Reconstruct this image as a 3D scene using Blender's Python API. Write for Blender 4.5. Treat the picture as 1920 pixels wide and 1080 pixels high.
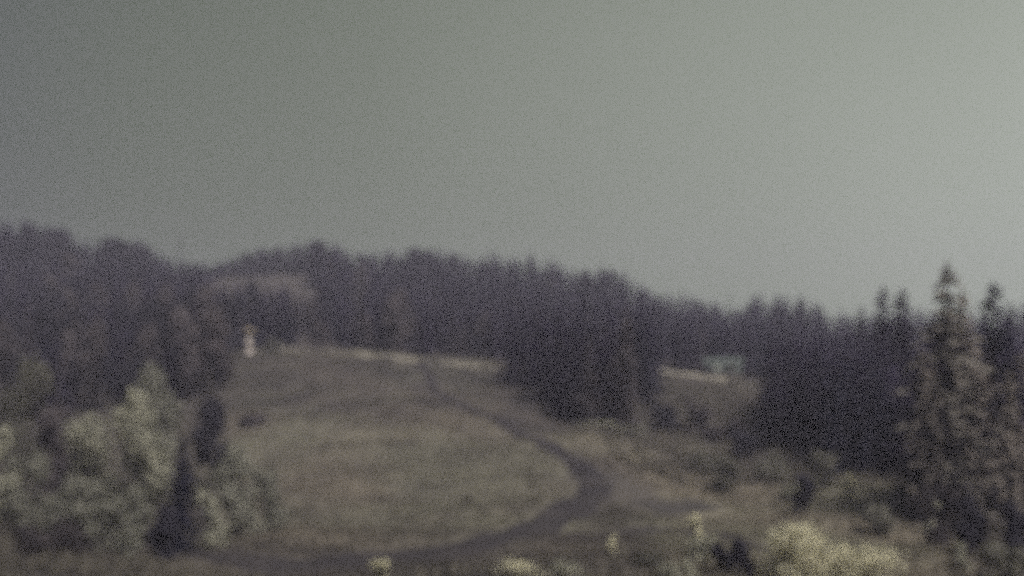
import bpy, math, random
import numpy as np
from mathutils import Vector

random.seed(11); RNG = np.random.default_rng(11)
scene = bpy.context.scene
for o in list(bpy.data.objects): bpy.data.objects.remove(o, do_unlink=True)
COL = scene.collection
R = math.radians

# ------------------------------------------------------------------ camera
F = 2600.0                       # focal length in photo pixels (1920 wide)
HORIZON = 760.0                  # photo row of the level line
PITCH = math.atan((HORIZON - 540) / F)
cd = bpy.data.cameras.new('camera'); cam = bpy.data.objects.new('camera', cd); COL.objects.link(cam)
cd.sensor_width = 36; cd.lens = F / 1920 * 36
cd.clip_start = 0.1; cd.clip_end = 5000
cam.location = (0, 0, 0); cam.rotation_euler = (R(90) + PITCH, 0, 0)
cd.dof.use_dof = True; cd.dof.focus_distance = 8.0; cd.dof.aperture_fstop = 0.76   # the photo is softly out of focus
scene.camera = cam

# ------------------------------------------------------------------ world: dim overcast evening
SUN_EL, SUN_AZ = 46.0, 145.0      # degrees; azimuth measured to the right of the view direction (+Y)
sdir = Vector((math.sin(R(SUN_AZ)) * math.cos(R(SUN_EL)), math.cos(R(SUN_AZ)) * math.cos(R(SUN_EL)), math.sin(R(SUN_EL))))
w = bpy.data.worlds.new('World'); scene.world = w; w.use_nodes = True
nt = w.node_tree; nt.nodes.clear()
def N(t, **k):
    n = nt.nodes.new(t)
    for a, b in k.items(): setattr(n, a, b)
    return n
out = N('ShaderNodeOutputWorld'); add = N('ShaderNodeAddShader')
bg1 = N('ShaderNodeBackground'); bg2 = N('ShaderNodeBackground')
sky = N('ShaderNodeTexSky'); sky.sky_type = 'NISHITA'; sky.sun_disc = False
sky.sun_elevation = R(SUN_EL); sky.sun_rotation = R(SUN_AZ); sky.dust_density = 6; sky.air_density = 1.5
hs = N('ShaderNodeHueSaturation'); hs.inputs['Saturation'].default_value = 0.15
nt.links.new(sky.outputs[0], hs.inputs['Color']); nt.links.new(hs.outputs[0], bg1.inputs['Color'])
bg1.inputs['Strength'].default_value = 0.006
# cloud deck: brightest low over the right, dimming smoothly away from there
tc = N('ShaderNodeTexCoord')
gd = Vector((math.sin(R(27)) * math.cos(R(6)), math.cos(R(27)) * math.cos(R(6)), math.sin(R(6))))
dot = N('ShaderNodeVectorMath', operation='DOT_PRODUCT'); dot.inputs[1].default_value = gd
nt.links.new(tc.outputs['Generated'], dot.inputs[0])
ac = N('ShaderNodeMath', operation='ARCCOSINE'); nt.links.new(dot.outputs['Value'], ac.inputs[0])
mr = N('ShaderNodeMath', operation='DIVIDE'); mr.inputs[1].default_value = math.pi
nt.links.new(ac.outputs[0], mr.inputs[0])
nz = N('ShaderNodeTexNoise'); nz.inputs['Scale'].default_value = 2.2; nz.inputs['Detail'].default_value = 2
nt.links.new(tc.outputs['Generated'], nz.inputs['Vector'])
nm = N('ShaderNodeMapRange'); nm.inputs['To Min'].default_value = -0.02; nm.inputs['To Max'].default_value = 0.02
nt.links.new(nz.outputs['Fac'], nm.inputs['Value'])
ad = N('ShaderNodeMath', operation='ADD'); nt.links.new(mr.outputs[0], ad.inputs[0]); nt.links.new(nm.outputs[0], ad.inputs[1])
ramp = N('ShaderNodeValToRGB'); nt.links.new(ad.outputs[0], ramp.inputs['Fac'])
SKY = [(0.0, (0.38, 0.415, 0.36)), (5, (0.335, 0.37, 0.315)), (10, (0.285, 0.315, 0.262)), (16, (0.220, 0.246, 0.198)), (24, (0.163, 0.185, 0.143)),
       (33, (0.104, 0.123, 0.086)), (42, (0.062, 0.078, 0.050)), (49, (0.033, 0.044, 0.034)), (60, (0.030, 0.038, 0.036)), (180, (0.030, 0.038, 0.036))]
els = ramp.color_ramp.elements
while len(els) > 1: els.remove(els[-1])
for i, (a, c) in enumerate(SKY):
    e = els[0] if i == 0 else els.new(a / 180.0)
    e.position = a / 180.0; e.color = (*c, 1)
nt.links.new(ramp.outputs[0], bg2.inputs['Color']); bg2.inputs['Strength'].default_value = 0.365
nt.links.new(bg1.outputs[0], add.inputs[0]); nt.links.new(bg2.outputs[0], add.inputs[1]); nt.links.new(add.outputs[0], out.inputs['Surface'])

sl = bpy.data.lights.new('sun', 'SUN'); sun = bpy.data.objects.new('sun', sl); COL.objects.link(sun)
sl.energy = 1.5; sl.angle = R(30); sl.color = (1.0, 0.95, 0.86)
sun.rotation_euler = sdir.to_track_quat('Z', 'Y').to_euler()

scene.view_settings.view_transform = 'Standard'; scene.view_settings.look = 'None'
scene.view_settings.exposure = 1.62; scene.view_settings.gamma = 1.0; scene.view_settings.use_curve_mapping = False
# a dim-light exposure: grain from few light samples, not smoothed away
scene.render.engine = 'CYCLES'
cy = scene.cycles
cy.use_denoising = False
cy.use_adaptive_sampling = True; cy.adaptive_threshold = 0.5; cy.adaptive_min_samples = 5
cy.pixel_filter_type = 'BLACKMAN_HARRIS'; cy.filter_width = 2.6
cy.max_bounces = 4; cy.diffuse_bounces = 2; cy.volume_bounces = 0; cy.transmission_bounces = 2; cy.transparent_max_bounces = 8
HAZE_DENSITY = 0.0006

# ------------------------------------------------------------------ helpers
def ray(u, v, Y):
    """point at forward distance Y that photo pixel (u, v) shows"""
    x = (u - 960) / F; y = (540 - v) / F
    dy = math.cos(PITCH) - y * math.sin(PITCH); dz = math.sin(PITCH) + y * math.cos(PITCH)
    t = Y / dy
    return Vector((x * t, Y, dz * t))
def proj(p):
    d = p[1] * math.cos(PITCH) + p[2] * math.sin(PITCH)
    yy = -p[1] * math.sin(PITCH) + p[2] * math.cos(PITCH)
    return 960 + F * p[0] / d, 540 - F * yy / d
def tag(o, label=None, cat=None, group=None, kind=None):
    if label: o['label'] = label
    if cat: o['category'] = cat
    if group: o['group'] = group
    if kind: o['kind'] = kind
    return o
def mesh_np(name, V, faces_flat, nper, mat, smooth=False):
    me = bpy.data.meshes.new(name)
    V = np.asarray(V, np.float32); fl = np.asarray(faces_flat, np.int32).ravel(); nf = len(fl) // nper
    me.vertices.add(len(V)); me.vertices.foreach_set('co', V.ravel())
    me.loops.add(len(fl)); me.loops.foreach_set('vertex_index', fl)
    me.polygons.add(nf); me.polygons.foreach_set('loop_start', np.arange(nf, dtype=np.int32) * nper)
    me.polygons.foreach_set('loop_total', np.full(nf, nper, np.int32))
    if smooth: me.polygons.foreach_set('use_smooth', np.ones(nf, bool))
    me.update(calc_edges=True); me.validate()
    if mat: me.materials.append(mat)
    return me
def obj(name, me, parent=None, loc=(0, 0, 0)):
    o = bpy.data.objects.new(name, me); COL.objects.link(o); o.location = loc
    if parent: o.parent = parent
    return o
def empty(name, loc, rz=0):
    o = bpy.data.objects.new(name, None); COL.objects.link(o); o.location = loc; o.rotation_euler = (0, 0, rz)
    o.empty_display_size = 0.5
    return o

# ------------------------------------------------------------------ materials
def material(name, colors, scale=1.0, detail=4, rough=0.95, coord='Object', per_obj=0.0, fine=0.0, trans=0.0, stops=None):
    """noise-mixed colour; per_obj = brightness difference between individuals; fine = small mottling"""
    m = bpy.data.materials.new(name); m.use_nodes = True
    t = m.node_tree; n = t.nodes; L = t.links; b = n['Principled BSDF']
    b.inputs['Roughness'].default_value = rough
    if 'Specular IOR Level' in b.inputs: b.inputs['Specular IOR Level'].default_value = 0.12
    tcn = n.new('ShaderNodeTexCoord'); nzn = n.new('ShaderNodeTexNoise')
    nzn.inputs['Scale'].default_value = scale; nzn.inputs['Detail'].default_value = detail; nzn.inputs['Roughness'].default_value = 0.6
    L.new(tcn.outputs[coord], nzn.inputs['Vector'])
    rp = n.new('ShaderNodeValToRGB'); L.new(nzn.outputs['Fac'], rp.inputs['Fac'])
    e = rp.color_ramp.elements; k = len(colors)
    st = stops or ([0.5] if k == 1 else [0.34 + 0.32 * i / (k - 1) for i in range(k)])
    while len(e) > 1: e.remove(e[-1])
    for i, c in enumerate(colors):
        q = e[0] if i == 0 else e.new(st[i]); q.position = st[i]; q.color = (*c, 1)
    col = rp.outputs[0]
    if fine:
        n2 = n.new('ShaderNodeTexNoise'); n2.inputs['Scale'].default_value = scale * 9; n2.inputs['Detail'].default_value = 3
        L.new(tcn.outputs[coord], n2.inputs['Vector'])
        r2 = n.new('ShaderNodeMapRange'); r2.inputs['From Min'].default_value = .3; r2.inputs['From Max'].default_value = .7
        r2.inputs['To Min'].default_value = 1 - fine; r2.inputs['To Max'].default_value = 1 + fine
        L.new(n2.outputs['Fac'], r2.inputs['Value'])
        mx = n.new('ShaderNodeVectorMath'); mx.operation = 'SCALE'; L.new(col, mx.inputs[0]); L.new(r2.outputs[0], mx.inputs['Scale'])
        col = mx.outputs[0]
    if per_obj:
        oi = n.new('ShaderNodeObjectInfo'); r3 = n.new('ShaderNodeMapRange')
        r3.inputs['To Min'].default_value = 1 - per_obj; r3.inputs['To Max'].default_value = 1 + per_obj
        L.new(oi.outputs['Random'], r3.inputs['Value'])
        mx = n.new('ShaderNodeVectorMath'); mx.operation = 'SCALE'; L.new(col, mx.inputs[0]); L.new(r3.outputs[0], mx.inputs['Scale'])
        col = mx.outputs[0]
    L.new(col, b.inputs['Base Color'])
    if trans:
        tr = n.new('ShaderNodeBsdfTranslucent'); ms = n.new('ShaderNodeMixShader'); ms.inputs[0].default_value = trans
        L.new(col, tr.inputs['Color']); L.new(b.outputs[0], ms.inputs[1]); L.new(tr.outputs[0], ms.inputs[2])
        L.new(ms.outputs[0], n['Material Output'].inputs['Surface'])
    return m

M = {}
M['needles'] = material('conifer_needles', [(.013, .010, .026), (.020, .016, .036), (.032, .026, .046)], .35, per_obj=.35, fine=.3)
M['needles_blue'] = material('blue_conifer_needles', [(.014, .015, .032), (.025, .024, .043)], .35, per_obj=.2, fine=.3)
M['needles_brown'] = material('dry_conifer_needles', [(.105, .092, .088), (.150, .132, .120), (.17, .145, .13)], .4, per_obj=.2, fine=.3)
M['needles_green'] = material('olive_conifer_needles', [(.098, .090, .082), (.140, .128, .115)], .4, per_obj=.2, fine=.3)
M['twig_grey'] = material('grey_brown_twig_foliage', [(.048, .041, .049), (.078, .067, .071)], .4, per_obj=.3, fine=.3)
M['leaf_grey'] = material('grey_green_leaves', [(.185, .185, .157), (.27, .265, .225)], .5, per_obj=.2, fine=.3, trans=.35)
M['leaf_mid'] = material('dull_grey_green_leaves', [(.110, .107, .090), (.165, .158, .134)], .5, per_obj=.25, fine=.3, trans=.3)
M['leaf_bright'] = material('pale_green_leaves', [(.215, .212, .172), (.29, .285, .232), (.34, .332, .262)], .5, per_obj=.08, fine=.25, trans=.3)
M['leaf_yellow'] = material('pale_yellow_leaves', [(.50, .475, .345), (.59, .565, .42)], .6, per_obj=.06, fine=.2, trans=.3)
M['leaf_dark'] = material('dark_shrub_leaves', [(.017, .016, .026), (.030, .028, .038)], .6, per_obj=.2, fine=.3)
M['bark'] = material('grey_brown_bark', [(.045, .040, .038), (.085, .075, .068)], 3, fine=.3)

# ------------------------------------------------------------------ terrain
SC = 0.72 * 2600 / 2600          # scale between table distance and metres
ROWS = [-300, 0, 30, 60, 100, 115, 130, 150, 175, 200, 230, 260, 300, 330, 360, 420, 500, 620]
#          u:  100   115   130   150   175  200  230  260  300  330  360  420  500  620
TAB = {
 -300: [1120, 1078, 1040, 1000, 955, 905, 850, 800, 740, 700, 670, 620, 560, 500],
    0: [1120, 1078, 1040, 1000, 955, 905, 850, 800, 740, 700, 670, 620, 560, 505],
  250: [1125, 1085, 1046, 1004, 955, 900, 838, 782, 722, 690, 668, 625, 575, 530],
  450: [1130, 1090, 1052, 1008, 950, 888, 815, 748, 684, 658, 652, 626, 562, 508],
  600: [1132, 1092, 1058, 1012, 948, 884, 806, 738, 668, 648, 650, 630, 572, 505],
  750: [1132, 1092, 1058, 1012, 948, 886, 808, 740, 680, 664, 662, 640, 592, 530],
  950: [1130, 1088, 1048, 1000, 940, 882, 815, 755, 700, 684, 678, 650, 605, 545],
 1100: [1126, 1082, 1040, 990, 925, 868, 808, 760, 716, 694, 684, 660, 620, 570],
 1250: [1124, 1082, 1040, 992, 935, 888, 832, 780, 720, 690, 688, 668, 636, 600],
 1420: [1124, 1082, 1042, 1000, 950, 905, 852, 800, 748, 718, 712, 692, 660, 620],
 1600: [1124, 1082, 1040, 992, 940, 896, 854, 815, 772, 742, 728, 704, 674, 640],
 1760: [1126, 1084, 1044, 998, 950, 908, 868, 830, 788, 758, 740, 712, 684, 650],
 1920: [1128, 1090, 1050, 1005, 960, 920, 880, 842, 800, 770, 750, 720, 690, 655],
 2300: [1128, 1090, 1050, 1005, 960, 920, 880, 842, 800, 770, 750, 720, 690, 655],
}
US = np.array(sorted(TAB)); drows = np.array(ROWS + [720, 860, 1100], float)
ZT = np.zeros((len(US), len(drows)))
for i, u in enumerate(US):
    z = [-1.9, -1.75, -4.0, -7.4]
    z += [ray(960, v, d * SC).z for v, d in zip(TAB[u], ROWS[4:])]
    z += [z[-1] - 3, z[-1] - 16, z[-1] - 30]
    ZT[i] = z
GU = np.arange(-600, 2501, 20.0); GD = np.arange(-300, 1101, 4.0)
tmp = np.array([np.interp(GD, drows, ZT[i]) for i in range(len(US))])
HG = np.array([np.interp(GU, US, tmp[:, j]) for j in range(len(GD))]).T     # [u, d]
def blur(a, k, ax):
    p = np.pad(a, [(k, k) if i == ax else (0, 0) for i in range(2)], mode='edge'); c = np.cumsum(p, axis=ax)
    z0 = np.zeros_like(np.take(c, [0], axis=ax)); c = np.concatenate([z0, c], axis=ax)
    n = 2 * k + 1; s = a.shape[ax]
    return (np.take(c, range(n, n + s), axis=ax) - np.take(c, range(0, s), axis=ax)) / n
for _ in range(2): HG = blur(HG, 2, 1); HG = blur(HG, 4, 0)
_ph = RNG.uniform(0, 6.28, 40); _kx = RNG.normal(0, 1, 40); _ky = RNG.normal(0, 1, 40)
def bumps(x, y):
    s = 0
    for i in range(40):
        wl = 6 + 30 * (i / 40) ** 2; k = 6.28 / wl
        s = s + (wl * 0.0040) * np.sin(k * (_kx[i] * x + _ky[i] * y) + _ph[i])
    return s
def height(x, y):
    x = np.asarray(x, float); y = np.asarray(y, float)
    u = np.clip(960 + F * x / np.maximum(y, 20), GU[0], GU[-1] - 1e-6); d = np.clip(y / SC, GD[0], GD[-1] - 1e-6)
    fu = (u - GU[0]) / 20; fd = (d - GD[0]) / 4; i = fu.astype(int); j = fd.astype(int); a = fu - i; b = fd - j
    i1 = np.minimum(i + 1, len(GU) - 1); j1 = np.minimum(j + 1, len(GD) - 1)
    z = HG[i, j] * (1 - a) * (1 - b) + HG[i1, j] * a * (1 - b) + HG[i, j1] * (1 - a) * b + HG[i1, j1] * a * b
    return z + bumps(x, y) * np.clip((y - 30) / 40, 0, 1)
def ground(u, d):
    Y = d * SC; x = (u - 960) / F * Y
    for _ in range(3):
        z = float(height(x, Y)); x = (u - 960) / F * (Y * math.cos(PITCH) + z * math.sin(PITCH))
    return Vector((x, Y, float(height(x, Y))))
def ground_px(u, v, d0=100, d1=340):
    """nearest ground point that photo pixel (u, v) shows"""
    for d in np.arange(d0, d1, 0.5):
        p = ground(u, d)
        if proj(p)[1] <= v: return p
    return ground(u, d1)

def axis(parts):
    a = []
    for lo, hi, st in parts: a += list(np.arange(lo, hi, st))
    return np.array(a + [parts[-1][1]], float)
XS = axis([(-450, -180, 10), (-180, -130, 3), (-130, 130, 1.3), (130, 180, 3), (180, 450, 10)])
YS = axis([(-150, 0, 15), (0, 60, 5), (60, 270, 1.1), (270, 460, 2.5), (460, 700, 12)])
GX, GY = np.meshgrid(XS, YS); GZ = height(GX, GY)
nx, ny = len(XS), len(YS)
idx = np.arange(nx * ny).reshape(ny, nx)
quads = np.stack([idx[:-1, :-1], idx[:-1, 1:], idx[1:, 1:], idx[1:, :-1]], -1).reshape(-1, 4)

def smooth(a, b, x): t = np.clip((x - a) / (b - a), 0, 1); return t * t * (3 - 2 * t)
def cover(x, y):
    """what grows where: dry = pale dry grass, wood = bare woodland soil (0..1)"""
    u = 960 + F * x / np.maximum(y, 20); d = y / SC
    wob = 6 * np.sin(u / 37.) + 5 * np.sin(u / 83. + d / 19.)
    knoll = smooth(252, 236, d + wob * .7 - 10 * np.clip((np.abs(u - 640) - 180) / 150, 0, 2) * -1) * smooth(340, 460, u) * smooth(1130, 1040, u) * smooth(135, 150, d)
    brow = smooth(308, 316, d) * smooth(336, 328, d) * smooth(470, 540, u) * smooth(980, 900, u)
    right = smooth(1150, 1300, u) * smooth(215, 190, d + wob) * smooth(1900, 1720, u)
    bank = np.exp(-((d - (222 - (u - 1100) * .13)) / 9) ** 2) * smooth(1050, 1100, u) * smooth(1380, 1300, u)
    dry = np.clip(0.16 + .50 * knoll + .55 * brow + .95 * right + .8 * bank, 0, 1)
    wood = np.maximum(smooth(330, 344, d), 0)
    wood = np.maximum(wood, smooth(1380, 1480, u) * smooth(190, 210, d + wob * .6))
    wood = np.maximum(wood, smooth(470, 380, u) * smooth(200, 240, d))
    wood = np.maximum(wood, smooth(905, 960, u) * smooth(1300, 1230, u) * smooth(225, 240, d) * .8)
    clear = smooth(390, 430, u) * smooth(620, 570, u) * smooth(500, 515, d) * smooth(600, 580, d)
    dry = dry * (1 - .6 * clear)
    wood = wood * (1 - .75 * clear)
    return dry, wood

mg = bpy.data.materials.new('meadow_soil_and_grass'); mg.use_nodes = True
t = mg.node_tree; n = t.nodes; L = t.links; b = n['Principled BSDF']; b.inputs['Roughness'].default_value = 1.0
b.inputs['Specular IOR Level'].default_value = 0.05
def mixc(fac, a, c):
    m = n.new('ShaderNodeMix'); m.data_type = 'RGBA'
    L.new(fac, m.inputs[0])
    for s, k in ((a, 6), (c, 7)):
        if isinstance(s, tuple): m.inputs[k].default_value = (*s, 1)
        else: L.new(s, m.inputs[k])
    return m.outputs[2]
tcn = n.new('ShaderNodeTexCoord')
def noise(scale, lo, hi, detail=4, stretch=None):
    q = n.new('ShaderNodeTexNoise'); q.inputs['Scale'].default_value = scale; q.inputs['Detail'].default_value = detail
    if stretch:
        mp = n.new('ShaderNodeMapping'); mp.inputs['Scale'].default_value = stretch; L.new(tcn.outputs['Object'], mp.inputs['Vector']); L.new(mp.outputs[0], q.inputs['Vector'])
    else: L.new(tcn.outputs['Object'], q.inputs['Vector'])
    r = n.new('ShaderNodeMapRange'); r.inputs['From Min'].default_value = lo; r.inputs['From Max'].default_value = hi
    L.new(q.outputs['Fac'], r.inputs['Value']); return r.outputs[0]
def grass_colour():
    green_or_grey = mixc(noise(.07, .4, .62), (.049, .045, .045), (.072, .063, .060))
    dryc = mixc(noise(.055, .4, .6, 4, (1, .7, 1)), (.150, .142, .110), (.162, .142, .114))
    at = n.new('ShaderNodeAttribute'); at.attribute_name = 'dry'
    ma = n.new('ShaderNodeMath'); ma.operation = 'ADD'
    nr = noise(.16, .25, .75); mm = n.new('ShaderNodeMath'); mm.operation = 'MULTIPLY_ADD'
    L.new(nr, mm.inputs[0]); mm.inputs[1].default_value = .6; mm.inputs[2].default_value = -.3
    L.new(at.outputs['Fac'], ma.inputs[0]); L.new(mm.outputs[0], ma.inputs[1]); ma.use_clamp = True
    return mixc(ma.outputs[0], green_or_grey, dryc)
gc = grass_colour()
aw = n.new('ShaderNodeAttribute'); aw.attribute_name = 'wood'
soil = mixc(noise(.3, .4, .6), (.044, .040, .042), (.074, .064, .060))
c2 = mixc(aw.outputs['Fac'], gc, soil)
sp = noise(1.6, .3, .7, 5); mm = n.new('ShaderNodeMath'); mm.operation = 'MULTIPLY_ADD'; L.new(sp, mm.inputs[0]); mm.inputs[1].default_value = .6; mm.inputs[2].default_value = .7
vs = n.new('ShaderNodeVectorMath'); vs.operation = 'SCALE'; L.new(c2, vs.inputs[0]); L.new(mm.outputs[0], vs.inputs['Scale'])
L.new(vs.outputs[0], b.inputs['Base Color'])
bp = n.new('ShaderNodeBump'); bp.inputs['Strength'].default_value = .6; bp.inputs['Distance'].default_value = .3
bn = n.new('ShaderNodeTexNoise'); bn.inputs['Scale'].default_value = 1.2; bn.inputs['Detail'].default_value = 5
L.new(tcn.outputs['Object'], bn.inputs['Vector']); L.new(bn.outputs['Fac'], bp.inputs['Height']); L.new(bp.outputs[0], b.inputs['Normal'])
me = mesh_np('ground', np.stack([GX, GY, GZ], -1).reshape(-1, 3), quads, 4, mg, True)
def set_attr(me, name, vals):
    a = me.attributes.new(name, 'FLOAT', 'POINT'); a.data.foreach_set('value', np.asarray(vals, np.float32).ravel())
dry, wood = cover(GX, GY)
set_attr(me, 'dry', dry); set_attr(me, 'wood', wood)
tag(obj('ground', me), 'grassy knoll and wooded hillside rising to a ridge', kind='structure')

# ------------------------------------------------------------------ roads
def catmull(pts, step=0.8):
    P = [Vector(p) for p in pts]; P = [2 * P[0] - P[1]] + P + [2 * P[-1] - P[-2]]; out = []
    for i in range(1, len(P) - 2):
        p0, p1, p2, p3 = P[i - 1:i + 3]; k = max(2, int((p2 - p1).length / step))
        for j in range(k):
            s = j / k
            out.append(.5 * ((2 * p1) + (p2 - p0) * s + (2 * p0 - 5 * p1 + 4 * p2 - p3) * s * s + (3 * p1 - p0 - 3 * p2 + p3) * s ** 3))
    return out + [P[-2]]
ROADLINES = []
def strip(name, pts, width, mat, label, lift=.10, wobble=.25):
    line = catmull([(p.x, p.y, 0) for p in pts]); V = []; ncross = 9
    for i, p in enumerate(line):
        a = line[max(0, i - 1)]; c = line[min(len(line) - 1, i + 1)]; tg = (c - a).normalized(); nr = Vector((-tg.y, tg.x, 0))
        wv = width(i / (len(line) - 1)) if callable(width) else width
        wv *= 1 + wobble * .5 * (math.sin(i * .31) + math.sin(i * .13 + 1)) * .5
        for k in range(ncross):
            s = (k / (ncross - 1) - .5)
            q = p + nr * s * wv
            rut = -.05 * math.exp(-((abs(s) - .25) / .08) ** 2)
            edge = -.22 if k in (0, ncross - 1) else 0
            V.append((q.x, q.y, float(height(q.x, q.y)) + lift + rut + edge))
        ROADLINES.append((p.x, p.y, wv))
    V = np.array(V); m = len(line); ii = np.arange(m * ncross).reshape(m, ncross)
    q = np.stack([ii[:-1, :-1], ii[1:, :-1], ii[1:, 1:], ii[:-1, 1:]], -1).reshape(-1, 4)
    return tag(obj(name, mesh_np(name, V, q, 4, mat, True)), label, kind='structure')
M['dirt'] = material('dark_damp_dirt', [(.024, .021, .025), (.036, .032, .035), (.048, .042, .043)], .25, fine=.25)
M['dirt_worn'] = material('worn_grassy_dirt', [(.050, .046, .046), (.070, .063, .060), (.088, .078, .070)], .3, fine=.3)
M['gravel'] = material('pale_gravel', [(.19, .175, .148), (.24, .22, .185)], .3, fine=.2)
lower = [ground_px(u, v) for u, v in [(250, 1022), (350, 1036), (480, 1050), (620, 1058), (760, 1046), (900, 1018), (1010, 985), (1090, 940), (1120, 905), (1085, 872), (1030, 838), (965, 808)]]
upper = [ground_px(u, v) for u, v in [(965, 808), (890, 772), (830, 742)]] + [ground(790, 300), ground(785, 322)]
strip('road', lower, lambda s: 7.6 - 5.2 * s if s > .25 else 3.4 + 12 * s, M['dirt'], 'dark dirt road bending around the foot of the grassy knoll')
strip('road', upper, lambda s: 2.5 - 1.3 * s, M['dirt'], 'faint worn upper end of the dirt road climbing to the brow')
side = [ground_px(u, v) for u, v in [(1010, 1000), (1090, 1006), (1190, 1000), (1290, 998), (1370, 1012), (1450, 1035)]]
strip('path', side, 1.7, M['dirt'], 'narrow dark side path below the road bend', lift=.13)
strip('path', [ground_px(u, v) for u, v in [(1105, 893), (1160, 915), (1230, 938), (1310, 962)]], 7.0, M['dirt_worn'], 'wide worn dirt pull-off inside the road bend', lift=.07)
trk = [ground_px(u, v) for u, v in [(515, 655), (600, 653), (680, 662), (760, 675), (850, 684), (935, 691)]]
strip('track', trk, 2.6, M['gravel'], 'pale gravel track along the brow of the knoll', lift=.12)
trk = [ground_px(u, v) for u, v in [(1238, 693), (1290, 701), (1340, 711), (1385, 721), (1432, 733)]]
strip('track', trk, 4.6, M['gravel'], 'pale gravel track on the bank right of the central conifers', lift=.14)
RL = np.array(ROADLINES)

# ------------------------------------------------------------------ tree builders
def tube(V, Fc, p0, p1, r0, r1, n=6):
    p0 = Vector(p0); p1 = Vector(p1); ax = (p1 - p0).normalized(); s = ax.orthogonal().normalized(); c = ax.cross(s)
    b0 = len(V)
    for p, r in ((p0, r0), (p1, r1)):
        for k in range(n):
            a = 2 * math.pi * k / n; V.append(tuple(p + s * math.cos(a) * r + c * math.sin(a) * r))
    for k in range(n):
        Fc.append((b0 + k, b0 + (k + 1) % n, b0 + n + (k + 1) % n, b0 + n + k))
def conifer_mesh(seed, levels=26, branches=7, sprays=4, radius=1.7, power=.85, bare=.06, gap=.12, droop=.45, lean=.15, mat='needles'):
    """crown and trunk of a 10 m tall conifer"""
    r = random.Random(seed); V = []; Fc = []; H = 10.0
    bend = (r.uniform(-lean, lean), r.uniform(-lean, lean))
    def axis_at(t): return Vector((bend[0] * t * t * 2, bend[1] * t * t * 2, H * t))
    sector = [r.uniform(.7, 1.25) for _ in range(9)]
    for l in range(levels):
        t = bare + (1 - bare) * ((l + r.uniform(-.35, .35)) / levels); t = min(max(t, bare), .985)
        Lr = radius * (1 - t) ** power * r.uniform(.75, 1.15) + .06
        if t < bare + .12: Lr *= .75
        for k in range(branches if t < .8 else max(4, branches - 3)):
            if r.random() < gap: continue
            a = 6.283 * (k + r.uniform(-.4, .4)) / branches + l * 1.3
            Lb = Lr * r.uniform(.55, 1.15) * sector[int((a % 6.283) / 6.2832 * 9) % 9]
            d = Vector((math.cos(a), math.sin(a), 0)); side_ = Vector((-math.sin(a), math.cos(a), 0)); o = axis_at(t)
            for s in range(sprays):
                f = (s + .6) / sprays + r.uniform(-.1, .1)
                c = o + d * Lb * f + Vector((0, 0, -droop * Lb * f * f + .12 * Lb))
                wd = (.10 + .30 * Lb * (1.15 - f)) * r.uniform(.6, 1.2); ln = (.12 + Lb / sprays * .9) * r.uniform(.7, 1.2)
                tip = c + d * ln + Vector((0, 0, -r.uniform(.1, .35) * ln - .05))
                tw = r.uniform(-.5, .5) * wd
                b0 = len(V)
                V += [tuple(c - d * ln * .4), tuple(c + side_ * wd + Vector((0, 0, tw - .08))), tuple(tip), tuple(c - side_ * wd + Vector((0, 0, -tw - .08)))]
                Fc.append((b0, b0 + 1, b0 + 2, b0 + 3))
    top = axis_at(1.0)
    for k in range(4):
        a = k * 1.571; b0 = len(V)
        V += [tuple(top + Vector((0, 0, .12))), tuple(top + Vector((math.cos(a) * .10, math.sin(a) * .10, -.35))), tuple(top + Vector((0, 0, -.75))), tuple(top + Vector((math.cos(a + .8) * .08, math.sin(a + .8) * .08, -.3)))]
        Fc.append((b0, b0 + 1, b0 + 2, b0 + 3))
    TV = []; TF = []
    for i in range(5):
        t0, t1 = i / 5, (i + 1) / 5
        tube(TV, TF, axis_at(t0) - Vector((0, 0, .4 if i == 0 else 0)), axis_at(t1 * .99), .17 * (1 - t0 * .93), .17 * (1 - t1 * .93))
    return (np.array(V), np.array(Fc)), (np.array(TV), np.array(TF))
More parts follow.
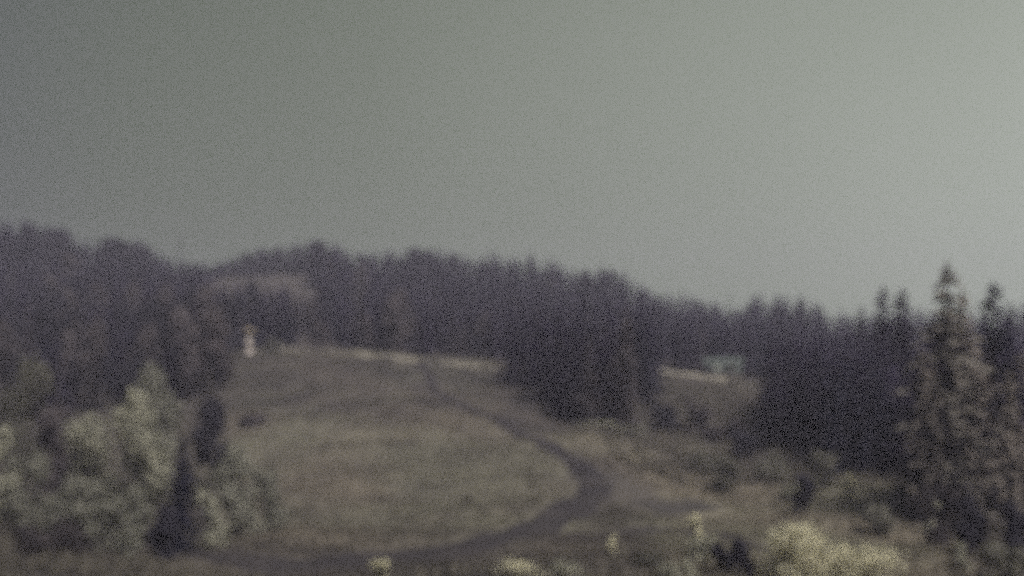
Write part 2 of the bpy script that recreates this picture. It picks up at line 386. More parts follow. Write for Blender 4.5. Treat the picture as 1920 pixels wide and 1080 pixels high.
def leafy_mesh(seed, H=10., R0=3., lobes=9, leaves=2600, leaf=.22, trunk=.25, low=.2, narrow=1.0, hollow=.55, stems=1):
    """crown of scattered leaf faces round limb ends, trunk with limbs"""
    r = random.Random(seed); rg = np.random.default_rng(seed)
    TV = []; TF = []; centres = []
    for s in range(stems):
        ox, oy = (0, 0) if stems == 1 else (r.uniform(-.35, .35) * R0, r.uniform(-.35, .35) * R0)
        top = Vector((ox * 1.6 + r.uniform(-.1, .1) * R0, oy * 1.6, H * (.78 if s == 0 else r.uniform(.5, .78))))
        base = Vector((ox * .3, oy * .3, -.3)); prev = base; rr = trunk
        for i in range(1, 6):
            p = base.lerp(top, i / 5) + Vector((r.uniform(-.04, .04) * H * .5, r.uniform(-.04, .04) * H * .5, 0)); tube(TV, TF, prev, p, rr, rr * .78); prev = p; rr *= .78
        for k in range(max(2, lobes // stems)):
            f = low + (1 - low) * (k + r.random()) / max(2, lobes // stems)
            o = base.lerp(top, min(.95, f)); a = r.uniform(0, 6.283)
            prof = math.sin(math.pi * min(.97, .18 + .8 * f)) ** .7
            e = o + Vector((math.cos(a) * R0 * .62 * prof * r.uniform(.6, 1.1), math.sin(a) * R0 * .62 * prof * r.uniform(.6, 1.1), H * r.uniform(.04, .16)))
            tube(TV, TF, o, e, trunk * .35 * (1.1 - f), trunk * .08, 5)
            centres.append((e, R0 * r.uniform(.30, .55) * (.55 + .5 * prof)))
        centres.append((top + Vector((0, 0, H * .08)), R0 * .34))
    per = max(20, leaves // len(centres)); V = []; 
    for c, rad in centres:
        d = rg.normal(size=(per, 3)); d /= np.linalg.norm(d, axis=1)[:, None]
        q = rad * (hollow + (1.12 - hollow) * rg.random(per)) * (1 + .25 * np.sin(d[:, 0] * 5 + c.x * 3) * np.cos(d[:, 1] * 4 + c.z))
        p = np.array(c)[None] + d * q[:, None] * np.array([1, 1, 1.15 * narrow])
        n1 = np.cross(d + rg.normal(size=(per, 3)) * .45 + np.array([0, 0, .35]), rg.normal(size=(per, 3))); n1 /= np.linalg.norm(n1, axis=1)[:, None]
        n2 = np.cross(n1, d + rg.normal(size=(per, 3)) * .35); n2 /= np.linalg.norm(n2, axis=1)[:, None]
        s1 = leaf * rg.uniform(.6, 1.4, per)[:, None]; s2 = s1 * .6
        V.append(np.stack([p - n1 * s1, p + n2 * s2, p + n1 * s1, p - n2 * s2], 1))
    V = np.concatenate(V).reshape(-1, 3); V[:, 2] = np.maximum(V[:, 2], .05); Fc = np.arange(len(V)).reshape(-1, 4)
    zs = H / max(V[:, 2].max(), .1); V[:, 2] *= zs
    return (V, Fc), (np.array(TV), np.array(TF))
def make_pair(name, crown, trunk, mat):
    return (mesh_np(name + '_crown', crown[0], crown[1], 4, mat), mesh_np(name + '_trunk', trunk[0], trunk[1], 4, M['bark'], True))
def plant(name, pair, H, width, loc, label, cat, group=None, rz=None, base_h=10., parts=('crown', 'trunk')):
    """one tree: an empty at its foot, crown and trunk below it"""
    e = empty(name, loc, random.uniform(0, 6.28) if rz is None else rz)
    s = H / base_h; sw = s * width; e.scale = (sw, sw, s)
    tag(e, label, cat, group)
    for me_, nm in zip(pair, parts): obj(nm, me_, e)
    return e

CON = [conifer_mesh(100 + i, radius=random.uniform(2.1, 3.0), power=random.uniform(.55, .85), gap=random.uniform(.08, .2), droop=random.uniform(.3, .6)) for i in range(8)]
CON += [conifer_mesh(150 + i, levels=40, branches=8, sprays=4, radius=2.2, power=.62, gap=.14, droop=.4) for i in range(3)]
CON_PAIR = {}
def con_pair(i, mat='needles'):
    if (i, mat) not in CON_PAIR: CON_PAIR[(i, mat)] = make_pair('conifer', CON[i][0], CON[i][1], M[mat])
    return CON_PAIR[(i, mat)]
ROUND = [leafy_mesh(300 + i, 10, 3.0, 9, 1500, .30, .22, .3) for i in range(5)]
RP = {}
def round_pair(i, mat):
    if (i, mat) not in RP: RP[(i, mat)] = make_pair('leafy', ROUND[i][0], ROUND[i][1], M[mat])
    return RP[(i, mat)]
SPARSE = [conifer_mesh(200 + i, levels=22, branches=5, sprays=4, radius=1.15, power=.6, gap=.42, droop=.5) for i in range(2)]
SP = {}
def sparse_pair(i, mat):
    if (i, mat) not in SP: SP[(i, mat)] = make_pair('sparse', SPARSE[i][0], SPARSE[i][1], M[mat])
    return SP[(i, mat)]

# ------------------------------------------------------------------ the wood
SKYL = np.array([(-200, 405), (0, 412), (60, 412), (110, 424), (150, 446), (210, 446), (260, 452), (300, 474), (330, 484), (380, 492), (405, 494), (450, 474), (500, 464),
 (550, 455), (600, 450), (632, 455), (660, 474), (700, 471), (750, 465), (800, 465), (850, 471), (900, 484), (950, 492), (985, 482), (998, 476), (1012, 508), (1040, 495), (1080, 524),
 (1125, 508), (1180, 526), (1210, 546), (1230, 557), (1275, 556), (1320, 572), (1390, 590), (1415, 564), (1480, 560), (1500, 566), (1540, 580), (1570, 588), (1600, 598),
 (1640, 590), (1740, 585), (1840, 590), (1920, 575), (2200, 570)], float)
def skyline(u): return float(np.interp(u, SKYL[:, 0], SKYL[:, 1]))
trees = []      # dict(u, d, H, wid, kind, zone)
def scatter(zone, us, ds, n, hs, mind, kinds, keep=None, over=0., wid=(.8, 1.25)):
    pts = []; tries = 0
    while len(pts) < n and tries < n * 12:
        tries += 1
        d = math.sqrt(random.uniform(ds[0] ** 2, ds[1] ** 2)); u = random.uniform(*us)
        if keep and not keep(u, d): continue
        g = ground(u, d)
        if any((g.x - q.x) ** 2 + (g.y - q.y) ** 2 < mind ** 2 for q in pts): continue
        if len(RL) and np.min((RL[:, 0] - g.x) ** 2 + (RL[:, 1] - g.y) ** 2) < 9: continue
        pts.append(g); H = random.uniform(*hs)
        uu, vb = proj(g); vt = proj(g + Vector((0, 0, H)))[1]
        lim = skyline(u) - 4 + random.uniform(0, 9 if u < 900 else 17) - (0 if u < 900 else 14) - over
        if 400 < u < 590 and zone in ('slope', 'brow'): lim = max(lim, 524 + random.uniform(0, 20) + 20 * smooth(520, 590, u))
        if vt < lim: H *= (vb - lim) / (vb - vt)
        if H < 2.2: continue
        trees.append(dict(u=u, d=d, g=g, H=H, wid=random.uniform(*wid) * (1 if H > 6 else 1.25), kind=random.choice(kinds), zone=zone))
CONK = ['c'] * 8 + ['b'] * 3 + ['t']
clearing = lambda u, d: not (400 < u < 590 and d > 500)
scatter('ridge', (-120, 900), (560, 625), 280, (16, 24), 2.4, ['c', 'd', 'd', 'd', 'd', 'b'], lambda u, d: not (400 < u < 590 and d < 592))
scatter('ridge', (400, 600), (594, 628), 45, (16, 24), 2.2, ['d', 'd', 'c'])
scatter('slope', (405, 590), (515, 585), 16, (3, 4.5), 3, ['r', 'd', 'c'])
scatter('ridge', (900, 1420), (560, 625), 150, (13, 19), 2.6, CONK + ['d', 'd', 'd'])
scatter('ridge', (1380, 2050), (520, 620), 130, (12, 18), 2.8, CONK + ['d', 'd'])
scatter('slope', (-120, 1000), (420, 560), 330, (8, 13), 3.4, CONK + ['t', 'r'], clearing)
scatter('slope', (960, 2050), (400, 540), 240, (8, 13), 3.4, CONK, None)
scatter('brow', (470, 990), (338, 420), 120, (7.5, 12), 2.8, CONK + ['t', 'r'], lambda u, d: not (560 < u < 640 and d < 385) and not (675 < u < 700 and d < 370))
scatter('left', (-120, 470), (262, 420), 260, (8, 13), 3.0, ['c', 'c', 'r', 'r', 'd', 'd', 't', 'b'], lambda u, d: u < 415 or d > 345)
scatter('track', (1180, 1440), (338, 400), 46, (7, 11), 2.6, CONK)
scatter('centre', (948, 1225), (236, 300), 40, (10, 14.5), 2.2, CONK + ['t'], lambda u, d: d > 232 + max(0, (1040 - u)) * .55 + max(0, u - 1120) * .35)
scatter('stand', (1448, 1745), (197, 285), 85, (11, 14.5), 2.2, ['c', 'c', 'c', 'b'], lambda u, d: d > 200 + max(0, 1600 - u) * .22 + max(0, u - 1700) * .2)
scatter('right', (1735, 2020), (165, 290), 60, (10, 16), 2.6, ['c', 't', 'n', 'n', 'c', 't'])
# named silhouettes on the skyline: u, d, photo row of the tip, width factor, kind
NAMED = [(995, 600, 476, .8, 'c', 'pointed conifer standing tallest on the middle of the ridge', 0),
 (1042, 590, 489, .6, 'c', 'slim conifer on the ridge just right of the tallest ridge conifer', 0),
 (1128, 590, 503, 1.0, 'c', 'broad dark conifer above a step down in the ridge line', 0),
 (335, 600, 438, .8, 's', 'thin sparse tree poking up in the dip of the left skyline', 0),
 (1370, 560, 542, .7, 's', 'thin sparse tree alone against the sky above the track', 0),
 (920, 610, 458, .5, 's', 'bare slender treetop at the right end of the rounded ridge', 0),
 (1075, 590, 505, .5, 's', 'faint bare treetop between two ridge conifers', 0),
 (1418, 540, 552, 1.3, 'c', 'broad conifer on the skyline just right of the lone sparse tree', 0),
 (1502, 520, 556, 1.5, 'c', 'wide bushy conifer on the skyline right of the round topped conifer', 0),
 (1543, 520, 570, 1.2, 'c', 'low conifer on the skyline in the dip before the twin spires', 0),
 (1460, 520, 550, 1.4, 'c', 'round topped conifer on the skyline left of the right dip', 0),
 (1614, 300, 568, .8, 'c', 'short spire conifer left of the twin spires', 0),
 (1656, 255, 534, 1.0, 'c', 'dark spire conifer, left one of the twin spires', 0),
 (1693, 255, 537, 1.1, 'c', 'dark spire conifer, right one of the twin spires', 0),
 (1862, 190, 524, 1.15, 'b', 'blue green conifer right of the tall brown spruce', 0),
 (1902, 185, 562, .6, 'c', 'narrow dark conifer at the right picture edge', 0),
 (1775, 160, 484, 1.05, 'g', 'tall dry brownish spruce towering over the right wood', 0),
 (1806, 168, 540, .85, 'n', 'brown spruce leaning out right of the tallest spruce', 0),
 (1172, 238, 560, .75, 't', 'pale grey conifer at the right side of the central clump', 0),
 (1905, 150, 690, .9, 'n', 'pale dry young spruce at the right picture edge', 0),
 (1748, 158, 650, 1.15, 'n', 'dry brown spruce in front of the right dark stand', 0),
 (336, 137, 812, .95, 'b', 'small dark conifer by the road end beside the pale trees', 0)]
for u, d, vt, wid, kind, lab, _ in NAMED:
    g = ground(u, d); vb = proj(g)[1]; top = ray(u, vt, g.y); H = max(2, top.z - g.z)
    trees.append(dict(u=u, d=d, g=g, H=H, wid=wid, kind=kind, zone='named', label=lab))
# what shows: nearest first, count the picture cells each crown covers
cell = 6; buf = np.zeros((1080 // cell + 1, 1920 // cell + 1), bool)
for t_ in sorted(trees, key=lambda q: q['d']):
    u, vb = proj(t_['g']); vt = proj(t_['g'] + Vector((0, 0, t_['H'])))[1]
    hw = (vb - vt) * .16 * t_['wid']; c = 0
    for row in range(max(0, int(vt / cell)), min(buf.shape[0], int(vb / cell) + 1)):
        f = (row * cell + cell / 2 - vt) / max(vb - vt, 1); k = hw * min(1, max(f, .08) ** .8)
        a = max(0, int((u - k) / cell)); b_ = min(buf.shape[1], int((u + k) / cell) + 1)
        if b_ > a: c += int((~buf[row, a:b_]).sum()); buf[row, a:b_] = True
    t_['seen'] = c
ranked = sorted(trees, key=lambda q: -(q['seen'] + (1e6 if q['zone'] == 'named' else 0)))
chosen = [q for q in ranked[:275] if q['seen'] > 3 or q['zone'] == 'named']; rest = [q for q in ranked if q not in chosen]
ZL = {'ridge': ('dark conifer along the ridge against the sky', 'conifers along the ridge'),
 'slope': ('dark conifer in the wood on the far hillside below the ridge', 'trees on the far hillside'),
 'brow': ('dark conifer just behind the brow of the grassy knoll', 'trees behind the knoll brow'),
 'left': ('dark conifer in the left wood behind the pale green trees', 'trees of the left wood'),
 'track': ('dark conifer behind the pale gravel track and teal shed', 'trees behind the gravel track'),
 'centre': ('dark conifer in the clump right of the knoll', 'trees of the central clump'),
 'stand': ('tall dark conifer in the dense stand right of the track', 'trees of the right stand'),
 'right': ('conifer in the mixed wood at the right picture edge', 'trees of the right edge wood')}
ADJ = {'t': 'grey brown conifer', 'n': 'dry brownish conifer', 'r': 'grey green leafy tree', 'd': 'dark round leafy tree', 'b': 'bluish dark conifer'}
def PLACE(q, lab):
    u, d = q['u'], q['d']; z = q['zone']
    def pick(*opts):
        for lim, s_ in opts:
            if u < lim: return s_
    if z == 'ridge': return lab.replace('along the ridge', pick((330, 'on the left hump of the ridge'), (640, 'on the rounded hump behind the pale clearing'), (980, 'on the flat middle of the ridge'), (1400, 'on the falling right end of the ridge'), (9999, 'along the low right skyline')))
    if z == 'slope': return lab.replace('on the far hillside below the ridge', pick((400, 'under the left hump of the ridge'), (600, 'under the pale hillside clearing'), (960, 'above the brow of the knoll'), (1230, 'above the central clump'), (1430, 'above the teal shed'), (9999, 'behind the right stand')))
    if z == 'brow': return lab.replace('just behind the brow of the grassy knoll', pick((600, 'behind the knoll brow beside the white pillar'), (760, 'behind the top of the knoll brow'), (9999, 'behind the brow left of the central clump')))
    if z == 'left': return lab.replace('in the left wood behind the pale green trees', pick((130, 'in the left wood at the picture edge'), (300, 'in the left wood above the pale birches'), (9999, 'in the left wood next to the knoll')))
    if z == 'centre': return lab.replace('in the clump', pick((1030, 'on the left side of the clump'), (1130, 'in the middle of the clump'), (9999, 'on the right side of the clump')))
    if z == 'stand': return lab.replace('in the dense stand', ('at the front of the dense stand' if d < 222 else pick((1540, 'in the left part of the dense stand'), (1640, 'in the middle of the dense stand'), (9999, 'in the right part of the dense stand'))))
    return lab
for q in chosen:
    k = q['kind']; i = random.randrange(8) if q['zone'] not in ('named', 'right') else 8 + random.randrange(3)
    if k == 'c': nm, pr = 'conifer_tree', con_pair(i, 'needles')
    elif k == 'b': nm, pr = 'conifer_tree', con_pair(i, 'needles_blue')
    elif k == 't': nm, pr = 'conifer_tree', con_pair(i, 'twig_grey')
    elif k == 'n': nm, pr = 'conifer_tree', con_pair(i, 'needles_brown')
    elif k == 'g': nm, pr = 'conifer_tree', con_pair(8, 'needles_green')
    elif k == 's': nm, pr = 'sparse_tree', sparse_pair(i % 2, 'needles')
    elif k == 'd': nm, pr = 'leafy_tree', round_pair(i % 5, 'leaf_dark')
    else: nm, pr = 'leafy_tree', round_pair(i % 5, 'twig_grey')
    lab, grp = ZL.get(q['zone'], (q.get('label'), None)); lab = PLACE(q, lab)
    if grp:
        for head in ('tall dark conifer', 'dark conifer', 'conifer'):
            if lab.startswith(head) and k in ADJ: lab = ADJ[k] + lab[len(head):]; break
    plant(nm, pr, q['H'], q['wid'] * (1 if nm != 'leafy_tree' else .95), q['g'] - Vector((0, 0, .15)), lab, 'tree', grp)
# the trees that hardly show: one mass
LOW = [conifer_mesh(400 + i, levels=15, branches=6, sprays=3, radius=2.6, power=.7, gap=.1) for i in range(3)]
VV = []; FF = []; off = 0
for q in rest:
    (cv, cf), (tv, tf) = random.choice(LOW); a = random.uniform(0, 6.28); s = q['H'] / 10; ca, sa = math.cos(a), math.sin(a)
    for v_, f_ in ((cv, cf), (tv, tf)):
        p = v_ * np.array([s * q['wid'], s * q['wid'], s]); p = np.stack([p[:, 0] * ca - p[:, 1] * sa, p[:, 0] * sa + p[:, 1] * ca, p[:, 2]], 1) + np.array(q['g'] - Vector((0, 0, .15)))
        VV.append(p); FF.append(f_ + off); off += len(p)
if VV: tag(obj('forest', mesh_np('forest', np.concatenate(VV), np.concatenate(FF), 4, M['needles'])), 'dense dark wood covering the hillside behind the nearer trees', 'forest', kind='stuff')

# ------------------------------------------------------------------ pale trees at the left and shrubs
def leafy(name, u, d, vt, halfw, mat, label, cat, seed, lobes=9, leaves=3000, leaf=.16, low=.2, stems=1, group=None, hollow=.5, shift=0):
    g = ground(u, d); top = ray(u, vt, g.y); H = max(.4, top.z - g.z); R0 = halfw / F * g.y
    cr, tr = leafy_mesh(seed, H, R0, lobes, leaves, leaf, max(.03, H * .016), low, 1.0, hollow, stems)
    pr = make_pair(name, cr, tr, M[mat])
    e = empty(name, g - Vector((0, 0, .08)), 0); tag(e, label, cat, group)
    obj('crown', pr[0], e); obj('trunk' if cat == 'tree' else 'stem', pr[1], e)
    return e
L_ = leafy
L_('birch_tree', 252, 142, 722, 72, 'leaf_bright', 'brightest pale green birch left of the small dark conifer', 'tree', 501, 13, 5200, .17, .08)
L_('birch_tree', 162, 147, 768, 76, 'leaf_bright', 'pale green birch left of the brightest birch', 'tree', 502, 12, 4600, .17, .05)
L_('leafy_tree', 288, 178, 676, 72, 'leaf_grey', 'grey green tree rising behind the brightest birch', 'tree', 503, 12, 4600, .2, .15)
L_('leafy_tree', 52, 185, 655, 80, 'leaf_mid', 'tall grey green tree behind the shrubs at the left edge', 'tree', 504, 12, 4600, .2, .2)
L_('leafy_tree', 105, 170, 745, 55, 'twig_grey', 'grey brown tree between the left edge tree and the pale birches', 'tree', 505, 10, 3500, .2, .15)
L_('leafy_tree', 440, 150, 828, 58, 'leaf_grey', 'bushy grey green young tree at the left foot of the knoll', 'tree', 506, 11, 4200, .15, .06)
L_('leafy_tree', 395, 190, 735, 52, 'leaf_dark', 'dark leafy tree behind the small dark conifer', 'tree', 507, 10, 3200, .2, .1)
L_('shrub', 2, 138, 790, 34, 'leaf_bright', 'pale green tall shrub cut by the left picture edge', 'shrub', 508, 8, 2400, .15, .1)
L_('shrub', 45, 140, 842, 62, 'leaf_grey', 'wide grey green shrub at the left edge in front of the trees', 'shrub', 509, 9, 3400, .16, .05, 3)
L_('shrub', 120, 134, 880, 60, 'leaf_grey', 'grey green shrub below the left pale birch', 'shrub', 510, 9, 3200, .16, .05, 3)
L_('shrub', 205, 131, 890, 60, 'leaf_grey', 'grey green shrub filling the foot of the two birches', 'shrub', 511, 9, 3200, .16, .05, 3)
L_('shrub', 395, 138, 905, 34, 'leaf_bright', 'pale upright shrub right of the small dark conifer', 'shrub', 512, 7, 2000, .14, .05, 2)
L_('shrub', 505, 152, 872, 42, 'leaf_grey', 'loose grey shrub on the left side of the knoll', 'shrub', 513, 7, 2000, .15, .05, 3)
L_('shrub', 318, 129, 945, 48, 'leaf_dark', 'dark shrub at the foot of the small dark conifer', 'shrub', 514, 8, 2600, .15, .05, 3)
L_('shrub', 255, 128, 955, 24, 'leaf_grey', 'small pale shrub hugging the left side of the dark shrub', 'shrub', 515, 6, 1500, .13, .05, 2)
L_('shrub', 85, 128, 962, 70, 'twig_grey', 'low brown grey shrub in the lower left corner grass', 'shrub', 516, 8, 2400, .15, .02, 4)
# bottom edge
L_('shrub', 702, 113, 1040, 30, 'leaf_yellow', 'small pale yellow shrub by the road at the bottom edge', 'shrub', 520, 6, 1500, .10, .05, 3)
L_('shrub', 990, 111, 1043, 60, 'leaf_yellow', 'low pale shrub at the bottom edge below the road', 'shrub', 521, 7, 2200, .10, .02, 4)
L_('shrub', 1062, 112, 1044, 40, 'leaf_bright', 'low broken pale shrub right of the low pale shrub', 'shrub', 522, 7, 1800, .10, .02, 4)
L_('shrub', 1150, 118, 998, 13, 'leaf_yellow', 'thin pale upright sapling below the side path', 'shrub', 523, 6, 700, .10, .1, 1)
L_('shrub', 1225, 117, 1026, 40, 'leaf_mid', 'mid green low shrub left of the pale sapling pair', 'shrub', 524, 7, 2200, .11, .02, 4)
L_('shrub', 1302, 126, 960, 19, 'leaf_yellow', 'slim pale sapling standing above the side path', 'shrub', 525, 7, 1100, .11, .08, 1)
L_('shrub', 1316, 119, 1000, 34, 'leaf_bright', 'pale green shrub at the foot of the slim sapling', 'shrub', 526, 7, 2200, .11, .03, 3)
L_('shrub', 1268, 112, 1045, 36, 'leaf_bright', 'low pale shrub on the bottom edge left of the dark shrub', 'shrub', 527, 7, 2000, .10, .02, 4)
L_('shrub', 1372, 114, 1005, 44, 'leaf_dark', 'dark shrub left of the big yellow bush', 'shrub', 528, 9, 3000, .12, .02, 3)
L_('bush', 1468, 113, 962, 98, 'leaf_yellow', 'big pale yellow bush on the bottom edge, taller of two', 'bush', 529, 11, 5200, .11, .0, 4)
L_('bush', 1600, 111, 1004, 95, 'leaf_yellow', 'low pale yellow bush right of the taller yellow bush', 'bush', 530, 10, 4600, .11, .0, 5)
L_('shrub', 1540, 111, 1012, 70, 'leaf_yellow', 'cream yellow shrub between the two yellow bushes', 'shrub', 531, 8, 2400, .10, .0, 4)
L_('shrub', 1808, 122, 1012, 18, 'leaf_bright', 'small pale shrub below the blue dark shrub', 'shrub', 532, 6, 1300, .10, .05, 2)
L_('shrub', 1830, 128, 922, 46, 'leaf_dark', 'tall blue dark shrub below the right edge conifers', 'shrub', 533, 9, 3000, .15, .03, 3)
L_('shrub', 1900, 126, 935, 42, 'leaf_dark', 'dark shrub in the lower right beside the blue dark shrub', 'shrub', 534, 8, 2600, .15, .03, 3)
L_('shrub', 1890, 118, 1010, 50, 'leaf_mid', 'grey green shrub in the lower right corner', 'shrub', 535, 8, 2600, .12, .02, 4)
L_('shrub', 1760, 140, 905, 44, 'twig_grey', 'grey brown shrub under the tall dry spruce', 'shrub', 536, 8, 2400, .15, .05, 3)
# shrubs on the slope right of the road
SLOPE = [(1120, 236, 786, 40, 'leaf_bright', 'pale green shrub at the foot of the central clump'),
 (1185, 232, 792, 40, 'leaf_mid', 'grey green shrub right of the pale clump shrub'),
 (1255, 240, 752, 46, 'leaf_dark', 'dark shrub between the central clump and the gravel track'),
 (1310, 246, 742, 36, 'twig_grey', 'brown grey shrub below the pale track'),
 (1335, 205, 840, 44, 'leaf_mid', 'grey green shrub midway down the right slope'),
 (1405, 222, 800, 46, 'leaf_dark', 'dark shrub at the left corner of the dark stand'),
 (1365, 236, 778, 40, 'twig_grey', 'brown grey shrub left of the dark stand'),
 (1450, 196, 842, 44, 'leaf_mid', 'grey green shrub in front of the dark stand'),
 (1375, 190, 850, 40, 'leaf_mid', 'rounded grey green shrub right of the slope shrub'),
 (1528, 188, 838, 46, 'leaf_mid', 'wide grey shrub under the left of the dark stand'),
 (1500, 168, 882, 30, 'leaf_dark', 'small dark shrub standing in the right dry grass'),
 (1592, 176, 885, 18, 'leaf_yellow', 'tiny pale yellow shrub below the dark stand'),
 (1485, 176, 900, 22, 'leaf_bright', 'small pale shrub left of the small dark shrub'),
 (1690, 165, 905, 30, 'leaf_mid', 'grey shrub under the right end of the dark stand'),
 (1748, 150, 918, 16, 'leaf_bright', 'small pale shrub in front of the grey brown shrub'),
 (1640, 150, 940, 34, 'leaf_mid', 'grey green shrub alone in the right dry grass'),
 (600, 336, 598, 30, 'twig_grey', 'pale brown tree in the gap behind the knoll brow'),
 (688, 338, 588, 14, 'twig_grey', 'thin pale tree behind the middle of the knoll brow'),
 (440, 330, 610, 34, 'leaf_dark', 'dark shrub left of the pale pillar'),
 (510, 322, 630, 22, 'leaf_mid', 'grey shrub right of the pale pillar'),
 (480, 235, 770, 34, 'twig_grey', 'brown grey shrub at the upper left of the knoll'),
 (1210, 290, 690, 30, 'leaf_dark', 'dark shrub at the left end of the pale track')]
for i, (u, d, vt, hw, mat, lab) in enumerate(SLOPE):
    c = 'tree' if ' tree ' in lab else 'shrub'
    L_('leafy_tree' if c == 'tree' else 'shrub', u, d, vt, hw, mat, lab, c, 600 + i, 7, 1700, .18, .02 if c == 'shrub' else .2, 3 if c == 'shrub' else 1)

# ------------------------------------------------------------------ grass and low growth
def tufts(n, us, vs, hs, width, blades, keep, clear):
    V = []; A = []
    us_ = RNG.uniform(*us, n * 2); ds_ = vs(RNG.random(n * 2))
    Y = ds_ * SC; X = (us_ - 960) / F * Y
    dr, wd = cover(X, Y); ok = RNG.random(n * 2) < keep(us_, ds_, dr, wd)
    for a in range(0, len(RL), 6):
        p = RL[a]; ok &= ((X - p[0]) ** 2 + (Y - p[1]) ** 2) > (p[2] * .55 + clear) ** 2
    X, Y, dr = X[ok][:n], Y[ok][:n], dr[ok][:n]; Z = height(X, Y)
    for b_ in range(blades):
        a = RNG.uniform(0, 6.28, len(X)); h = RNG.uniform(*hs, len(X)); o = RNG.normal(0, width, (len(X), 2)); ln = RNG.normal(0, .35, (len(X), 2)) * h[:, None]
        w_ = width * RNG.uniform(.3, .7, len(X))
        bx, by = X + o[:, 0], Y + o[:, 1]
        V.append(np.stack([np.stack([bx - np.cos(a) * w_, by - np.sin(a) * w_, Z - .05], 1), np.stack([bx + np.cos(a) * w_, by + np.sin(a) * w_, Z - .05], 1),
                           np.stack([bx + ln[:, 0], by + ln[:, 1], Z + h], 1)], 1)); A.append(np.repeat(dr, 3))
    V = np.concatenate(V).reshape(-1, 3)
    return V, np.arange(len(V)).reshape(-1, 3), np.concatenate(A)
M['grass'] = bpy.data.materials.new('grass_blades'); m = M['grass']; m.use_nodes = True
t = m.node_tree; n = t.nodes; L = t.links; b = n['Principled BSDF']; b.inputs['Roughness'].default_value = 1; b.inputs['Specular IOR Level'].default_value = .05
tcn = n.new('ShaderNodeTexCoord'); gc = grass_colour()
vs = n.new('ShaderNodeVectorMath'); vs.operation = 'SCALE'; L.new(gc, vs.inputs[0])
ri = n.new('ShaderNodeNewGeometry'); r3 = n.new('ShaderNodeMapRange'); r3.inputs['To Min'].default_value = .8; r3.inputs['To Max'].default_value = 1.5
L.new(ri.outputs['Random Per Island'], r3.inputs['Value']); L.new(r3.outputs[0], vs.inputs['Scale'])
L.new(vs.outputs[0], b.inputs['Base Color'])
tr = n.new('ShaderNodeBsdfTranslucent'); ms = n.new('ShaderNodeMixShader'); ms.inputs[0].default_value = .3
L.new(vs.outputs[0], tr.inputs['Color']); L.new(b.outputs[0], ms.inputs[1]); L.new(tr.outputs[0], ms.inputs[2]); L.new(ms.outputs[0], n['Material Output'].inputs['Surface'])
V, Fc, A = tufts(52000, (-120, 2040), lambda q: 100 + 235 * q ** 1.3, (.15, .45), .11, 4, lambda u, d, dr, wd: np.clip(1 - wd, 0, 1), .5)
me = mesh_np('grass', V, Fc, 3, M['grass']); set_attr(me, 'dry', A)
tag(obj('grass', me), 'rough dry grass covering the knoll and the right slope', 'grass', kind='stuff')
# weeds and seedlings too many to count, on the rougher ground
V, Fc, A = tufts(9000, (-120, 2040), lambda q: 102 + 230 * q, (.4, 1.2), .22, 7, lambda u, d, dr, wd: np.where((u > 1080) & (d > 190), .7, 0) + np.where(u < 380, .4, 0) + np.where((d < 118) & (u < 1400), .25, 0) + .02, 3.5)
M['weeds'] = material('dry_weeds', [(.10, .092, .077), (.145, .130, .108)], .4, fine=.3, trans=.25)
me = mesh_np('undergrowth', V, Fc, 3, M['weeds'])
tag(obj('undergrowth', me), 'low grey green weeds and scrub on the rough ground', 'undergrowth', kind='stuff')

# ------------------------------------------------------------------ small built things
def box(V, Fc, c, s, taper=1.0):
    b0 = len(V); x, y, z = c; a, b_, h = s[0] / 2, s[1] / 2, s[2]
    for zz, k in ((z, 1), (z + h, taper)):
        V += [(x - a * k, y - b_ * k, zz), (x + a * k, y - b_ * k, zz), (x + a * k, y + b_ * k, zz), (x - a * k, y + b_ * k, zz)]
    Fc += [(b0 + 3, b0 + 2, b0 + 1, b0), (b0 + 4, b0 + 5, b0 + 6, b0 + 7)] + [(b0 + k, b0 + (k + 1) % 4, b0 + 4 + (k + 1) % 4, b0 + 4 + k) for k in range(4)]
def boxes(name, items, mat, parent):
    V = []; Fc = []
    for it in items: box(V, Fc, *it)
    return obj(name, mesh_np(name, V, Fc, 4, mat), parent)
M['white'] = material('weathered_white_paint', [(.35, .31, .29), (.42, .375, .355)], 1.2, fine=.12, rough=.7)
M['tan'] = material('tan_wood', [(.24, .195, .14), (.30, .25, .18)], 2, fine=.15)
M['darkwood'] = material('dark_wood', [(.05, .045, .04), (.08, .07, .06)], 2, fine=.2)
M['teal'] = material('faded_teal_paint', [(.075, .090, .088), (.095, .11, .107)], .8, fine=.12, rough=.7)
M['teal_roof'] = material('teal_metal_roof', [(.075, .092, .088), (.092, .108, .103)], .8, fine=.1, rough=.5)
M['grey_door'] = material('pale_grey_door', [(.24, .26, .24), (.29, .31, .29)], 1, fine=.1)
g = ground(467, 322); sv = ray(467, 656, g.y); px = g.y / F
pl = empty('pillar', (g.x, g.y, g.z)); tag(pl, 'narrow white pillar with tan cap at the upper left brow of the knoll', 'pillar')
h0 = max(0, sv.z - g.z)
boxes('base', [((0, 0, -.3), (1.2, 1.0, .3 + h0 + .18))], M['white'], pl)
boxes('shaft', [((0, 0, h0 + .18), (.95, .8, 24 * px - .18), .85)], M['white'], pl)
boxes('neck', [((0, 0, h0 + 24 * px), (.7, .6, 10 * px))], M['darkwood'], pl)
V = []; Fc = []; box(V, Fc, (0, 0, h0 + 34 * px), (1.9, 1.5, .30)); box(V, Fc, (0, 0, h0 + 34 * px + .30), (1.75, 1.35, 3 * px), .5)
obj('cap', mesh_np('cap', V, Fc, 4, M['tan']), pl)
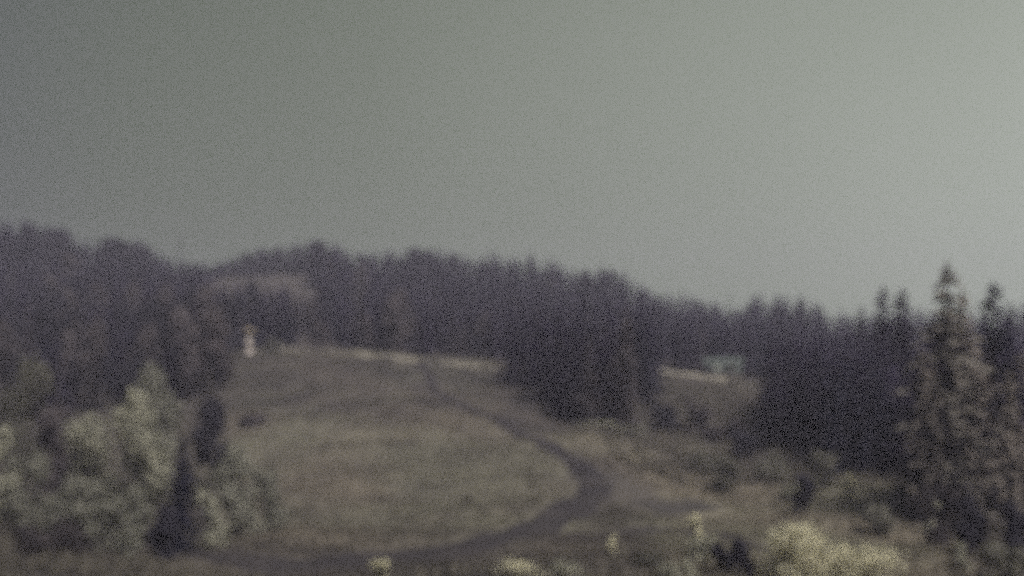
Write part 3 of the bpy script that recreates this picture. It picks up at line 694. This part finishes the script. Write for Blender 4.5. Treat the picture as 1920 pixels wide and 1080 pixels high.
# teal shed by the pale track
g = ground(1356, 333); g.z = sum(float(height(g.x + dx, g.y + dy)) for dx in (-3, 3) for dy in (-1.5, 1.5)) / 4 + .35
sh = empty('shed', g, R(-6)); tag(sh, 'low teal shed with a pitched metal roof above the pale gravel track', 'shed')
Wd, Dp, Hh = 6.4, 3.0, 2.0
boxes('plinth', [((0, 0, -1.2), (Wd + .1, Dp + .1, 1.2))], M['darkwood'], sh)
wl = boxes('wall', [((0, 0, 0), (Wd, Dp, Hh))], M['teal'], sh)
V = [(-Wd / 2 - .25, -Dp / 2 - .3, Hh - .08), (Wd / 2 + .25, -Dp / 2 - .3, Hh - .08), (Wd / 2 + .25, Dp / 2 + .3, Hh - .08), (-Wd / 2 - .25, Dp / 2 + .3, Hh - .08), (-Wd / 2 - .25, 0, Hh + .9), (Wd / 2 + .25, 0, Hh + .9)]
me = bpy.data.meshes.new('roof'); me.from_pydata(V, [], [(0, 1, 5, 4), (2, 3, 4, 5), (0, 4, 3), (1, 2, 5), (0, 3, 2, 1)]); me.materials.append(M['teal_roof']); rf = obj('roof', me, sh)
boxes('ridge_cap', [((0, 0, Hh + .86), (Wd + .5, .22, .09))], M['teal_roof'], rf)
dr_ = boxes('door', [((-1.2, -Dp / 2 - .03, .12), (1.1, .06, 1.75))], M['grey_door'], sh)
boxes('handle', [((-.8, -Dp / 2 - .09, .95), (.06, .06, .16))], M['darkwood'], dr_)
wn = boxes('window', [((1.3, -Dp / 2 - .025, .85), (1.2, .05, .8))], M['darkwood'], sh)
boxes('sill', [((1.3, -Dp / 2 - .06, .78), (1.3, .14, .06))], M['grey_door'], wn)

# ------------------------------------------------------------------ evening haze
V = []; Fc = []; zmin = float(GZ.min()) - 1.2
box(V, Fc, (0, 275, zmin), (920, 880, 78 - zmin))
hm = bpy.data.materials.new('haze'); hm.use_nodes = True; hn = hm.node_tree.nodes; hn.clear()
ho = hn.new('ShaderNodeOutputMaterial'); pv = hn.new('ShaderNodeVolumePrincipled')
pv.inputs['Color'].default_value = (.75, .72, .93, 1); pv.inputs['Density'].default_value = HAZE_DENSITY; pv.inputs['Anisotropy'].default_value = 0.0
hm.node_tree.links.new(pv.outputs[0], ho.inputs['Volume'])
tag(obj('haze', mesh_np('haze', V, Fc, 4, hm)), 'thin dusky haze over the whole hillside', kind='stuff')
